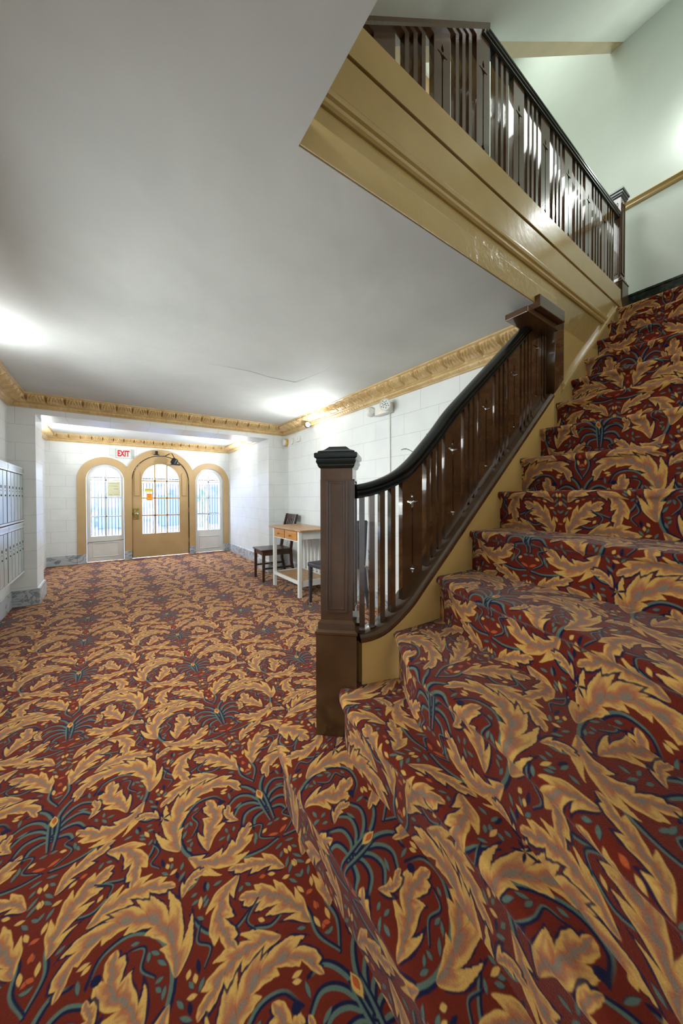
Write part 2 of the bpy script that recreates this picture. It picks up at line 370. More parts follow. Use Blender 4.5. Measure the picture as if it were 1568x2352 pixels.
def lerp(tab, x):
    for (a, b), (c, d) in zip(tab, tab[1:]):
        if x <= c: return b+(d-b)*(x-a)/(c-a)
    (a, b), (c, d) = tab[-2:]; return d+(d-b)/(c-a)*(x-c)
def smooth_tab(tab, step=.02, w=.05):
    x0, x1 = tab[0][0], tab[-1][0]; xs = np.arange(x0, x1+1e-6, step)
    return [(x, sum(lerp(tab, min(max(x+o, x0), x1+w)) if x+o >= x0 else lerp(tab, x0) for o in (-w, -w/2, 0, w/2, w))/5) for x in xs]

# ------------------------------------------------------------------ measurements
ZC = 2.295; XR = 2.324; XL = -.864; YP = 5.035; YD = 7.675; XV = 2.204; YF = 1.045; XW = 4.05; R = .2
XE = .508                                             # edge of the stairwell opening
# floor
bm = bmesh.new(); uvl = bm.loops.layers.uv.new('UVMap')
f = bm.faces.new([bm.verts.new(p) for p in ((XL-.05, -3.3, 0), (XW+.12, -3.3, 0), (XW+.12, YD+.12, 0), (XL-.05, YD+.12, 0))])
for l in f.loops: l[uvl].uv = ((l.vert.co.x-.476)/TW, (l.vert.co.y-1.204+.15)/TH)
r = bmesh.ops.extrude_face_region(bm, geom=[f]); bmesh.ops.translate(bm, vec=(0, 0, -.1), verts=[v for v in r['geom'] if isinstance(v, bmesh.types.BMVert)])
struct('floor', bm, M_carpet)
# ceilings
cme = plate('ceiling', [[(XL-.1, -3.3), (XE, -3.3), (XE, .986), (2.30, .986), (2.30, YF), (XR+.1, YF), (XR+.1, YP+.2), (XL-.1, YP+.2)]], .1)
cme.transform(Matrix.Translation((0, 0, ZC+.05)))
struct('ceiling', cme, M_plaster)
struct('ceiling_vestibule', bx(XL-.1, XV+.1, YP+.25, YD+.1, ZC-.005, ZC+.05), M_plaster)
crk = [(.69, 3.003), (.76, 2.99), (.841, 2.982), (.93, 2.968), (1.024, 2.964), (1.13, 2.985), (1.241, 2.996), (1.37, 3.0), (1.497, 2.99), (1.54, 2.80), (1.577, 2.576), (1.56, 2.45), (1.531, 2.33)]
crk = obj('plaster_crack', tube([(x, y+.006*math.sin(i*2.3), ZC-.0) for i, (x, y) in enumerate(crk)], [.001, .002, .004, .005, .004, .003, .003, .004, .006, .002, .002, .002, .001], 5), M_plaster, bpy.data.objects['ceiling'])
# walls
struct('wall_right', bx(XR, XR+.12, 1.16, YP+.5, 0, ZC+.0), M_wallX)
struct('trim_17', bx(XR-.004, 2.54, 1.13, 1.162, 0, ZC), M_brown)
struct('wall_left', bx(XL-.12, XL, -3.3, YD+.05, 0, ZC), M_wallX)
struct('wall_vestibule_right', bx(XV, XV+.12, YP+.5, YD, 0, ZC), M_wallX)
struct('wall_rear', bx(XL-.12, 4.2, -3.4, -3.3, 0, 5.2), M_wallY)
bm = bx(XL, -.645, YP, YP+.46, 0, 2.095); box(bm, 2.054, XR, YP, YP+.46, 0, 2.095); box(bm, XL, XR, YP, YP+.46, 2.095, ZC)
struct('wall_archway', bm, M_wallY)
AR = [(-.036, .235, .3, .415), (.876, .497, .497, .615), (1.786, .235, .3, .405)]
ZS = 1.512
holes = [arch(-.036, .285, -.0, 1.512), arch(.876, .505, -.0, 1.512), arch(1.786, .285, -.0, 1.512)]
# door wall as one plate with three arched notches
out = [(XL-.1, 0)]
for xc, r_ in ((-.036, .285), (.876, .505), (1.786, .285)):
    out += [(xc-r_, 0)]+[(xc-r_*math.cos(PI*i/20), ZS+r_*math.sin(PI*i/20)) for i in range(21)]+[(xc+r_, 0)]
out += [(XV+.1, 0), (XV+.1, ZC), (XL-.1, ZC)]
struct('wall_front', plateXZ('wall_front', [out], YD+.09, .18), M_wallY)

# ------------------------------------------------------------------ ornate cornice
def cornice(name, p0, d, L, n, m0, m1, ztop=ZC, proj_=.158, drop_=.138):
    """p0 start on wall, d unit dir along, n unit dir into the room, m0/m1: mitre (1 inner corner, -1 outer, 0 square)"""
    prof = [(1.0, 0), (1.0, -.07), (.93, -.10), (.90, -.115)]
    K = 16
    for i in range(K+1):
        t = i/K; prof.append((.88-.52*t+.10*math.sin(PI*t), -.13-.50*t))
    prof += [(.34, -.655), (.37, -.67), (.39, -.69), (.37, -.71), (.33, -.72)]
    for i in range(7):
        t = i/6; prof.append((.31-.16*t+.03*math.sin(PI*t), -.735-.20*t))
    prof += [(.14, -.95), (.16, -.965), (.16, -1.0), (0, -1.0)]
    N = max(2, int(L/.0055)); rings = []
    d = Vector(d); n = Vector(n); p0 = Vector(p0)
    for k in range(N+1):
        s0 = k/N*L; ring = []
        for j, (a, z) in enumerate(prof):
            dd = a*proj_; zz = z*drop_
            lo = dd*m0; hi = L-dd*m1; s = lo+(hi-lo)*k/N
            if 4 <= j <= 4+K:
                t = (j-4)/K; u = (s/.16) % 1; q = abs(u-.5)*2             # 0 centre of leaf, 1 the gap
                gap = -.026*math.exp(-((1-q)/.10)**2)
                small = .007*math.exp(-((q-.78)/.14)**2)*math.sin(PI*min(1, t*1.2))
                body = .010*max(0, 1-q*1.25)**.6
                vein = .009*math.cos(2*PI*(q*3.1-t*.9))*math.sin(PI*min(1, t+.08))
                curl = .015*math.exp(-((t-.07)/.10)**2)*(1 if q < .55 else .4)*(.6+.4*math.cos(2*PI*q*3))
                h = (gap+small+body+vein+curl)*math.sin(PI*min(1, max(0, t*.96+.04)))**.35
                dd += h*.8; zz -= h*.55
            elif 26 <= j <= 32:
                t = (j-26)/6; u = (s/.045) % 1
                h = .010*math.sin(PI*t)*(abs(math.sin(PI*u))**.5)+.002*math.cos(8*PI*u)*math.sin(PI*t)
                dd += h; zz -= h*.3
            elif 21 <= j <= 25:
                dd += .002*(1 if (s/.02) % 1 < .5 else -.6)
            ring.append(p0+d*s+n*dd+Vector((0, 0, ztop+zz)))
        rings.append(ring)
    bm = loft(rings, cap=False, closed=False)
    o = struct(name, bm, M_gold, smooth=True)
    return o
def cor(name, a, b, n, m0=1, m1=1, **k):
    a = Vector((*a, 0)); b = Vector((*b, 0)); L = (b-a).length; cornice(name, a, (b-a)/L, L, (*n, 0), m0, m1, **k)
cor('trim_1', (XR, 1.14), (XR, YP), (-1, 0), 0, 1)
cor('trim_2', (XL, YP), (XR, YP), (0, -1), 1, 1)
cor('trim_3', (XL, -.6), (XL, YP), (1, 0), 0, 1)
cor('trim_4', (XL, YD), (XV, YD), (0, -1), 1, 1, proj_=.13)
cor('trim_5', (XV, YP+.46), (XV, YD), (-1, 0), 0, 1, proj_=.13)
cor('trim_6', (XL, YP+.46), (XL, YD), (1, 0), 0, 1, proj_=.13)

# marble baseboards
def base(name, *parts):
    bm = bmesh.new()
    for (x0, x1, y0, y1) in parts:
        box(bm, x0, x1, y0, y1, 0, .172, bev=.003); 
    return struct(name, bm, M_marble)
def cap_(name, *parts):
    bm = bmesh.new()
    for (x0, x1, y0, y1) in parts: box(bm, x0, x1, y0, y1, .172, .182, bev=.003)
    return struct(name, bm, M_white)
B = .022
base('baseboard_right', (XR-B, XR, 1.2, YP), (2.054-B, XR, YP-B, YP), (2.054-B, 2.054, YP, YP+.46), (XV-B, XV, YP+.46, YD))
base('baseboard_left', (XL, XL+B, -3.3, YP), (XL, -.645+B, YP-B, YP), (-.645, -.645+B, YP, YP+.48))
cap_('trim_7', (XL, XL+B*.6, -3.3, YP), (XL, -.645+B*.6, YP-B*.6, YP), (-.645, -.645+B*.6, YP, YP+.47))
bm = bmesh.new()
for x0, x1, th in ((XL, -.452, B), (-.45, -.323, B+.006), (.251, .369, B+.006), (1.383, 1.499, B+.006), (2.073, XV, B+.006)):
    box(bm, x0, x1, YD-th, YD, 0, .168, bev=.003)
struct('baseboard_front', bm, M_marble)

# ------------------------------------------------------------------ arched casings of door and windows
def casing(xc, ri_, ro, xl=None, xr=None):
    pts = [(xc-ro, .165), (xc-ri_, .165)]+[(xc-ri_*math.cos(PI*i/24), ZS+ri_*math.sin(PI*i/24)) for i in range(25)]+[(xc+ri_, .165), (xc+ro, .165)]
    pts += [(xc+ro*math.cos(PI*i/24), ZS+ro*math.sin(PI*i/24)) for i in range(25)]
    return pts
def clampx(pts, a, b): return [(min(max(x, a), b), z) for x, z in pts]
struct('trim_8', plateXZ('casing', [casing(-.036, .285, .415)], YD-.0, .03, .004), M_beigew)
struct('trim_9', plateXZ('casing', [casing(.876, .505, .622)], YD-.004, .034, .004), M_beigew)
struct('trim_10', plateXZ('casing', [casing(1.786, .285, .405)], YD-.0, .03, .004), M_beigew)

# ------------------------------------------------------------------ side windows
def side_window(nm, xc, gl, gr, zb, zt, mull, bars):
    root = struct(nm, plateXZ('sash', [arch(xc, .28, .015, ZS), arch((gl+gr)/2, (gr-gl)/2, zb, zt-(gr-gl)/2)], YD+.05, .045, .003), M_white)
    gxc = (gl+gr)/2; g2 = (gr-gl)/2
    bm = bx(gxc-.011, gxc+.011, YD+.032, YD+.062, zb-.005, zt+.01)
    for z in bars: box(bm, gl-.005, gr+.005, YD+.032, YD+.062, z-.009, z+.009)
    obj('glazing_bars', bm, M_white, root)
    obj('glass', plateXZ('glass', [arch(gxc, g2+.005, zb-.005, zt-g2)], YD+.05, .004), M_glass, root)
    fr = bmesh.new(); x0, x1, z0, z1 = xc-.20, xc+.20, .09, .36     # raised kick panel moulding
    for a, b, c, d in ((x0, x1, z0, z0+.014), (x0, x1, z1-.014, z1), (x0, x0+.014, z0, z1), (x1-.014, x1, z0, z1)): box(fr, a, b, YD+.018, YD+.032, c, d, bev=.003)
    obj('panel_moulding', fr, M_white, root)
    return root
w1 = side_window('window_1', -.036, -.256, .2, .475, 1.75, 0, (1.506, 1.183, .837))
w2 = side_window('window_2', 1.786, 1.549, 2.003, .487, 1.735, 0, (1.518, 1.175, .823))
obj('panel_crack', tube([(-.315, YD+.027, .33), (-.294, YD+.018, .372), (-.2, YD+.016, .376), (.06, YD+.016, .376), (.243, YD+.026, .392)], .004, 5), M_ink, w1)
# ------------------------------------------------------------------ entrance door
D = struct('door_1', plateXZ('door_leaf', [arch(.876, .494, .02, ZS), arch(.871, .326, .476, 1.85-.326)], YD+.035, .05, .003), M_beigew)
bm = bmesh.new()
for x in (.762, .975): box(bm, x-.012, x+.012, YD+.015, YD+.055, .47, 1.83)
for z in (1.512, 1.173, .833): box(bm, .541, 1.2, YD+.015, YD+.055, z-.012, z+.012)
obj('glazing_bars', bm, M_beigew, D)
obj('glass', plateXZ('glass', [arch(.871, .332, .47, 1.85-.326)], YD+.035, .004), M_glass, D)
for x0, x1 in ((.42, .505), (1.247, 1.325)):
    obj('applied_panel', plateXZ('p', [arch((x0+x1)/2, (x1-x0)/2, 1.215, 1.66, ry=.04)], YD+.002, .022, .004), M_beigew, D)
obj('lock_plate', bx(.40, .485, YD-.004, YD+.012, .765, .975, bev=.003), M_brass, D)
kn = obj('door_knob', lathe([(.0, 0), (.022, .002), (.012, .012), (.011, .03), (.026, .042), (.03, .055), (.024, .068), (0, .072)], 20, Matrix.Translation((.443, YD-.004, .872)) @ Matrix.Rotation(PI/2, 4, 'X')), M_chrome, D, True)
obj('strike_plate', bx(.371, .392, YD-.008, YD+.01, .85, .89, bev=.002), M_iron, D)
for z in (1.52, .93, .3): obj('hinge', merge(tube([(1.375, YD-.003, z-.05), (1.375, YD-.003, z+.05)], .008), tube([(1.375, YD-.003, z-.056), (1.375, YD-.003, z+.056)], .004)), M_brass, D)
# dark strip that paints the shadow gap around the door
gap_ring = [(.876-.505, .02), (.876-.494, .02)]+[(.876-.494*math.cos(PI*i/24), ZS+.494*math.sin(PI*i/24)) for i in range(25)]+[(.876+.494, .02), (.876+.505, .02)]+[(.876+.505*math.cos(PI*i/24), ZS+.505*math.sin(PI*i/24)) for i in range(25)]
obj('shadow_gap_strip', plateXZ('gap_ring', [gap_ring], YD+.03, .03), M_iron, D)
# notes taped on the panes
def paper(nm, x0, x1, z0, z1, m, label, lines, y=YD+.044):
    o = tag(obj(nm, bx(x0, x1, y-.0012, y, z0, z1), m), label, 'notice')
    if lines:
        for (a, b, z) in lines: obj('writing_line', bx(x0+(x1-x0)*a, x0+(x1-x0)*b, y-.0016, y-.0012, z0+(z1-z0)*z, z0+(z1-z0)*z+.005), M_ink, o)
    return o
paper('paper_notice', -.005, .19, 1.2, 1.485, M_paper, 'cream sheet of printed text taped inside the left side window', [(.1, .9, .85), (.1, .8, .7), (.5, .85, .5), (.1, .4, .12), (.5, .9, .14)], YD+.045)
paper('sticky_note', .59, .723, 1.297, 1.36, M_yellow, 'yellow strip of paper on the entrance door glass above the orange note', [(.1, .9, .6)], YD+.03)
paper('sticky_note', .622, .715, 1.125, 1.262, M_orange, 'orange paper note taped on the left panes of the entrance door', [(.2, .8, .8), (.2, .7, .6), (.2, .8, .45)], YD+.014)

# ------------------------------------------------------------------ exit sign
ex = thing('exit_sign', (.248, YD-.02, 1.93), 'white EXIT sign with red letters on the wall beside the entrance door arch', 'exit sign')
obj('sign_box', bx(-.125, .125, -.022, .02, 0, .162, bev=.004), M_plastic, ex)
M_gpl = mat('grey_plastic', srgb(176, 186, 178), .4)
for a in (-.128, .116): obj('side_rail', bx(a, a+.012, -.028, .02, -.004, .166, bev=.002), M_gpl, ex)
fc = bpy.data.curves.new('exit_text', 'FONT'); fc.body = 'EXIT'; fc.size = .16; fc.extrude = .001; fc.offset = .006; fc.align_x = 'CENTER'; fc.space_character = 1.02
to = bpy.data.objects.new('t', fc); COL.objects.link(to); bpy.context.view_layer.update()
me = bpy.data.meshes.new_from_object(to.evaluated_get(bpy.context.evaluated_depsgraph_get())); bpy.data.objects.remove(to)
me.materials.clear(); co = [v.co for v in me.vertices]; x0 = min(c.x for c in co); x1 = max(c.x for c in co); z0 = min(c.y for c in co); z1 = max(c.y for c in co)
me.transform(Matrix.Translation((0, -.024, .024)) @ Matrix.Rotation(PI/2, 4, 'X') @ Matrix.Diagonal((.19/(x1-x0), .116/(z1-z0), 1, 1)) @ Matrix.Translation((-(x0+x1)/2, -z0, 0)))
obj('lettering', me, M_red, ex)

# small black fixtures over the door
t = thing('door_holder', (.79, YD-.02, 2.02), 'small black bracket above the centre of the entrance door', 'bracket')
obj('arm', bx(-.022, .022, -.05, .0, .01, .08, bev=.004), M_blackpl, t); obj('foot', bx(-.05, .05, -.055, .002, 0, .012, bev=.003), M_blackpl, t)
t = thing('security_camera', (1.0, YD-.02, 2.05), 'black camera on a jointed arm hanging at the upper right of the entrance door arch', 'camera')
obj('arm', tube([(-.05, .0, -.03), (.0, -.10, -.0), (.05, -.12, .01), (.055, -.13, -.01), (.095, -.14, -.095)], .008), M_iron, t)
obj('housing', merge(lathe([(0, -.055), (.05, -.055), (.058, -.045), (.058, .045), (.046, .06), (0, .06)], 20, Matrix.Translation((.085, -.15, -.15)) @ Matrix.Rotation(.5, 4, 'Y')), bx(.02, .19, -.21, -.10, -.225, -.195, bev=.008, mtx=None)), M_blackpl, t, True)
obj('lens', lathe([(0, -.02), (.026, -.02), (.026, .02), (0, .022)], 16, Matrix.Translation((.07, -.19, -.16)) @ Matrix.Rotation(PI/2, 4, 'X')), M_iron, t, True)

# ------------------------------------------------------------------ sconces
def sconce(x, y, z, nx, label, power, point=False):
    t = thing('wall_sconce', (x, y, z), label, 'wall light', 'glowing wall sconces')
    obj('back_plate', bx(0, nx*.012, -.03, .03, -.10, .10, bev=.003), M_plastic, t)
    bm = bmesh.new()
    rings = [[(nx*(.012+max(.0, w*math.sin(PI*i/12))), -w*1.0*math.cos(PI*i/12), zz) for i in range(13)] for zz, w in ((-.15, .018), (-.13, .04), (-.08, .058), (0, .064), (.08, .06), (.13, .048), (.15, .03))]
    obj('glass_shade', loft(rings), M_bulb, t, True)
    l = bpy.data.lights.new('sconce_lamp', 'POINT' if point else 'AREA'); l.energy = power
    if point: l.shadow_soft_size = .06
    else: l.shape = 'DISK'; l.size = .12
    l.color = (.97, 1, 1)
    o = bpy.data.objects.new('sconce_lamp', l); COL.objects.link(o); o.parent = t; o.location = (nx*.10, 0, .06); o.rotation_euler = Vector((nx, 0, .75)).to_track_quat('-Z', 'Y').to_euler()
    return t
sconce(XR, 3.75, 1.87, -1, 'bright oval glass sconce on the right lobby wall above the newel post', 12)
sconce(XV, 6.60, 1.80, -1, 'bright oval glass sconce on the right wall of the entrance vestibule', 21)
sconce(XL, 3.15, 1.95, 1, 'glowing sconce on the left lobby wall above the mailboxes', 5)
sconce(XL, 6.50, 1.85, 1, 'glowing sconce on the left wall of the entrance vestibule', 21)
sconce(XW, .44, 4.2, -1, 'glowing sconce on the wall of the stair landing', 16, True)

# ------------------------------------------------------------------ staircase
XS, G = .3649, .2313
YR = -.85
YL = 1.054
raw = {2: [(.80, 1.15), (.752, 1.135), (.722, 1.08), (.695, 1.0), (.684, .9), (.676, .73), (.66, .56), (.638, .441), (.60, .28), (.57, .1), (.53, -.15), (.50, -.5), (.49, YR)],
       3: [(.985, 1.056), (.955, 1.01), (.90, .93), (.838, .83), (.80, .73), (.773, .60), (.745, .441), (.705, .32), (.655, .193), (.62, .08), (.60, -.1), (.62, -.5), (.63, YR)],
       4: [(1.25, 1.056), (1.222, 1.01), (1.17, .88), (1.119, .738), (1.055, .48), (.988, .298), (.93, .158), (.90, 0), (.92, -.3), (.96, -.6), (.98, YR)],
       5: [(1.50, 1.056), (1.485, 1.01), (1.45, .80), (1.41, .52), (1.36, .234), (1.33, 0), (1.34, -.3), (1.37, -.6), (1.38, YR)],
       1: [(.84, 1.47), (.773, 1.465), (.70, 1.44), (.62, 1.38), (.56, 1.30), (.525, 1.22), (.505, 1.1), (.497, .937), (.497, .706), (.49, .539), (.475, .406), (.455, .2), (.43, -.1), (.40, -.5), (.39, YR)],
       6: [(XS+6*G, YL), (1.745, .9), (1.735, .6), (1.725, .3), (1.715, 0), (1.715, -.4), (1.72, YR)]}
def resample(p, n):
    p = np.array(p, float); L = np.concatenate([[0], np.cumsum(np.hypot(*np.diff(p, axis=0).T))]); t = np.linspace(0, L[-1], n)
    q = np.stack([np.interp(t, L, p[:, 0]), np.interp(t, L, p[:, 1])], 1)
    for _ in range(3): q[1:-1] = (q[:-2]+2*q[1:-1]+q[2:])/4
    return q, t
NS = 90
nos = {}
for k in range(1, 15):
    nos[k] = resample(raw[k], NS) if k in raw else resample([(XS+k*G, YL), (XS+k*G, YR)], NS)
stair = thing('staircase', (0, 0, 0), 'carpeted staircase with flared bottom steps climbing to the landing', 'staircase')
vacc = [0.0]
OVH = .024; RR = .019
vk = 0
landing_edge = np.stack([np.full(NS, XW), np.linspace(YL, YR, NS)], 1)
inner1 = resample([(.97, 1.30), (.90, 1.26), (.84, 1.22), (.79, 1.16), (.78, 1.12)], 22)[0]
for k in range(1, 15):
    N, tt = nos[k]
    tang = np.gradient(N, axis=0); tang /= np.linalg.norm(tang, axis=1)[:, None]
    inw = np.stack([-tang[:, 1], tang[:, 0]], 1)                     # towards the stair (+X)
    if k == 1: pass
    nx_ = None
    if k < 14:
        N2, _ = nos[k+1]
        t2 = np.gradient(N2, axis=0); t2 /= np.linalg.norm(t2, axis=1)[:, None]
        R2 = N2+np.stack([-t2[:, 1], t2[:, 0]], 1)*(OVH+.006)
        if k == 1: R2 = np.vstack([inner1, resample(R2[2:], NS-22)[0]])
    else: R2 = landing_edge
    z0, z1 = (k-1)*R, k*R
    prof = [(OVH, z0-.01), (OVH, z0+.03), (OVH, z0+.08), (OVH, z1-.055), (OVH-.004, z1-.042)]
    for i in range(9):
        a = -PI/2*.8+i/8*(PI/2+PI/2*.8); prof.append((RR-RR*math.cos(a), z1-RR+RR*math.sin(a)))
    bm = bmesh.new(); uvl = bm.loops.layers.uv.new('UVMap'); rows = []; vs = []
    v = vk; last = None
    for (o_, z) in prof:
        if last is not None: v += math.hypot(o_-last[0], z-last[1])
        last = (o_, z)
        rows.append([bm.verts.new((N[j][0]+inw[j][0]*o_, N[j][1]+inw[j][1]*o_, z)) for j in range(NS)]); vs.append(np.full(NS, v))
    start = N+inw*RR; dist = np.linalg.norm(R2-start, axis=1)
    for q in range(1, 9):
        w = q/8; P = start*(1-w)+R2*w
        rows.append([bm.verts.new((P[j][0], P[j][1], z1-.0015*math.sin(PI*w))) for j in range(NS)]); vs.append(v+dist*w)
    ycoord = np.array([[vv.co.y for vv in row] for row in rows])
    if k <= 4:
        uu = -(tt-tt[-1])+YR
        U = np.array([uu for _ in rows]); U = U*.6+ycoord*.4 if k > 1 else U*.6+ycoord*.4
    else: U = ycoord
    for a in range(len(rows)-1):
        for j in range(NS-1):
            f = bm.faces.new((rows[a][j], rows[a][j+1], rows[a+1][j+1], rows[a+1][j]))
            for l, (ai, ji) in zip(f.loops, ((a, j), (a, j+1), (a+1, j+1), (a+1, j))):
                l[uvl].uv = (-(U[ai][ji]-.73)/TW+ (0 if True else 0), (vs[ai][ji]-.73)/TH)
    # closed underneath
    obj('step', bm, M_carpet, stair, smooth='all')
    vk += .455 if k > 4 else float(np.median(vs[-1]-vs[0]))+.0
# balustrade plan curve
def yc(x): return 1.10+(.048*((1.10-x)/.24)**1.6 if x < 1.10 else 0)
def yt(x):
    a, b = yc(x-.01), yc(x+.01); v = Vector((.02, b-a, 0)).normalized(); return v
shoe_top = smooth_tab([(.855, .605), (.93, .607), (1.0, .645), (1.09, .716), (1.175, .791), (1.312, .908), (2.6, .908+.866*(2.6-1.312))], .02, .045)
rail_bot = smooth_tab([(.855, 1.161), (.951, 1.183), (1.055, 1.226), (1.156, 1.293), (1.24, 1.372), (1.329, 1.455), (1.427, 1.562), (2.42, 1.562+.853*(2.42-1.427))], .02, .04)
# stringer below the shoe rail
rings = []
for x in [.862+.02*i for i in range(int((2.42-.862)/.02)+1)]+[2.42]:
    y = yc(x); z = lerp(shoe_top, x)-.034; n = Vector((-yt(x).y, yt(x).x, 0))*.057; p = Vector((x, y, 0))
    rings.append([(p.x-n.x, p.y-n.y, 0), (p.x+n.x, p.y+n.y, 0), (p.x+n.x, p.y+n.y, z), (p.x-n.x, p.y-n.y, z)])
obj('stringer', loft(rings), mat('tan_stringer_paint', rough=.35, build=mottled(srgb(196, 160, 94), srgb(204, 168, 104), 3, .3, 20)), stair, True)
# stair side wall beyond the lower railing and sloped moulding
struct('wall_stair_side', plateXZ('w', [[(2.42, 0), (XW, 0), (XW, 2.8), (3.75, 2.8), (3.62, 2.965), (2.42, 2.965)]], 1.095, .10), M_beige)
rings = []
for X0 in (2.52, 3.50):
    zt_ = 1.962+.858*(X0-2.549)
    pr = [(0, 0), (0, .022), (-.012, .028), (-.016, .020), (-.022, .012), (-.034, .010), (-.040, .018), (-.054, .018), (-.062, .006), (-.066, 0)]
    rings.append([(X0, 1.046-d_, zt_+z_) for z_, d_ in pr])
obj('string_moulding', loft(rings), M_beige, stair, True)

# ------------------------------------------------------------------ lower railing
rail = thing('stair_railing', (.8, 1.19, .2), 'brown railing with black handrail and square newel post along the lower stair flight', 'railing')
def kid(name, me, m, root, smooth=False):
    o = obj(name, me, m, root, smooth); o.matrix_parent_inverse = Matrix.Translation(-root.location); return o
def newel(root, cx, cy, rot, w, wb, z0, zb, zt, capw, capm):
    Mx = Matrix.Translation((cx, cy, 0)) @ Matrix.Rotation(rot, 4, 'Z')
    h = w/2; hb = wb/2; bm = bmesh.new()
    def sq(r, z): return [(-r, -r, z), (r, -r, z), (r, r, z), (-r, r, z)]
    lv = [(hb, z0), (hb, zb-.055), (hb+.004, zb-.050), (hb+.004, zb-.042), (hb-.006, zb-.034), (h+.010, zb-.008), (h+.003, zb), (h, zb+.003), (h, zt)]
    bm = loft([sq(r, z) for r, z in lv])
    bmesh.ops.transform(bm, matrix=Mx, verts=bm.verts)
    post = kid('newel_post', bm, M_brown, root, False)
    # recessed panel mouldings on the four faces
    for a in range(4):
        fr = bmesh.new(); x0, x1 = -h+.022, h-.022; y0, y1 = zb+.035, zt-.045
        for (dx, th, dp) in ((0, .008, .006), (.012, .007, .003)):
            for q in ((x0+dx, x1-dx, y1-dx-th, y1-dx), (x0+dx, x1-dx, y0+dx, y0+dx+th), (x0+dx, x0+dx+th, y0+dx, y1-dx), (x1-dx-th, x1-dx, y0+dx, y1-dx)):
                box(fr, q[0], q[1], -h-dp, -h+.001, q[2], q[3], bev=.0012)
        bmesh.ops.transform(fr, matrix=Mx @ Matrix.Rotation(a*PI/2, 4, 'Z'), verts=fr.verts)
        p = obj('panel_moulding', fr, M_brown, post); p.matrix_parent_inverse = post.matrix_parent_inverse.copy(); p.parent = post
        p.matrix_parent_inverse = Matrix.Identity(4)
    c = capw/2
    cl = [(h, zt-.002), (h+.004, zt), (h+.010, zt+.010), (h+.010, zt+.014), (h+.016, zt+.026), (c-.008, zt+.034), (c-.008, zt+.039), (c-.002, zt+.042), (c, zt+.048), (c, zt+.060), (c-.003, zt+.064), (c-.012, zt+.066), (c-.014, zt+.072), (c*.62, zt+.080), (c*.40, zt+.096), (.001, zt+.100)]
    cl = [(r, zt+(z-zt)*capm) for r, z in cl]
    bm = loft([sq(r, z) for r, z in cl]); bmesh.ops.transform(bm, matrix=Mx, verts=bm.verts)
    cp = obj('newel_cap', bm, M_black, post); cp.matrix_parent_inverse = Matrix.Identity(4)
    return post
newel(rail, .803, 1.197, math.radians(-43.3), .132, .166, .2, .665, 1.289, .176, .95)
def sweep(xs, zf, prof, top=None):
    rings = []
    for i, x in enumerate(xs):
        p = Vector((x, yc(x), zf(x))); q = Vector((xs[min(i+1, len(xs)-1)], 0, zf(xs[min(i+1, len(xs)-1)]))); o_ = Vector((xs[max(i-1, 0)], 0, zf(xs[max(i-1, 0)])))
        sl = (q.z-o_.z)/(q.x-o_.x); t = Vector((yt(x).x, yt(x).y, sl*yt(x).x)).normalized(); n = Vector((-yt(x).y, yt(x).x, 0)); u = t.cross(n)*-1
        if u.z < 0: u = -u
        rings.append([p+n*a+u*b for a, b in prof])
    return loft(rings)
xs = [.856+.02*i for i in range(int((2.44-.856)/.02)+1)]
hp = [(-.018, 0), (-.026, .004), (-.026, .014), (-.018, .018), (-.020, .024), (-.030, .030), (-.031, .040), (-.025, .044), (-.033, .052), (-.034, .062), (-.026, .072), (-.012, .078)]
hp = [(a, b*.76) for a, b in hp]; hp = hp+[(-a, b) for a, b in hp[::-1]]
sl_ = 1.0
kid('handrail', sweep([x for x in xs if x < 2.40], lambda x: lerp(rail_bot, x), hp), M_black, rail, True)
kid('shoe_rail', sweep([x for x in xs if x < 2.42], lambda x: lerp(shoe_top, x)-.034, [(-.052, -.001), (-.060, .001), (-.064, .010), (-.062, .020), (-.054, .024), (-.050, .030), (-.044, .033), (.044, .033), (.050, .030), (.054, .024), (.062, .020), (.064, .010), (.060, .001), (.052, -.001)]), M_brown, rail, True)
def upright(x, w, th, zb_, zt_, splat, root, y, ang, nm, cut=True, zsl=None, tsl=None, m=M_brown):
    """one baluster: local plate in XZ cut by the slopes of shoe and handrail"""
    bl, br_ = zb_(x-w/2), zb_(x+w/2); tl, tr = zt_(x-w/2), zt_(x+w/2)
    out_ = [(-w/2, bl), (w/2, br_), (w/2, tr), (-w/2, tl)]; loops = [out_]
    if splat:
        b = (bl+br_)/2; t_ = (tl+tr)/2; H = t_-b
        z0 = b+H*.115+.03; zc_ = t_-H*.23-.02; s = .0042
        d = .017
        loops.append([(0, z0-d*1.25), (d*.45, z0-d*.4), (d, z0), (d*.45, z0+d*.4), (s, z0+d*1.2), (s, zc_-.03), (.008, zc_-.012), (.018, zc_-.003), (.033, zc_), (.036, zc_+.006), (.026, zc_+.0075), (.016, zc_+.006), (.006, zc_+.009), (0, zc_+.004), (-.006, zc_+.009), (-.016, zc_+.006), (-.026, zc_+.0075), (-.036, zc_+.006), (-.033, zc_), (-.018, zc_-.003), (-.008, zc_-.012), (-s, zc_-.03), (-s, z0+d*1.2), (-d*.45, z0+d*.4), (-d, z0), (-d*.45, z0-d*.4)])
        loops.append([(0, zc_+.014), (.008, zc_+.022), (.009, zc_+.032), (.004, zc_+.046), (0, zc_+.058), (-.004, zc_+.046), (-.009, zc_+.032), (-.008, zc_+.022)])
    me = plateXZ(nm, loops, 0, th); me.transform(Matrix.Translation((x, y, 0)) @ Matrix.Rotation(ang, 4, 'Z'))
    return kid(nm, me, m, root)
zb1 = lambda x: lerp(shoe_top, max(x, .855))-.004; zt1 = lambda x: lerp(rail_bot, x)+.006
for x, dg in ((.882, -36), (.925, -28), (.971, -18), (1.022, -8)): upright(x, .023, .028, zb1, zt1, False, rail, yc(x), math.radians(dg), 'baluster')
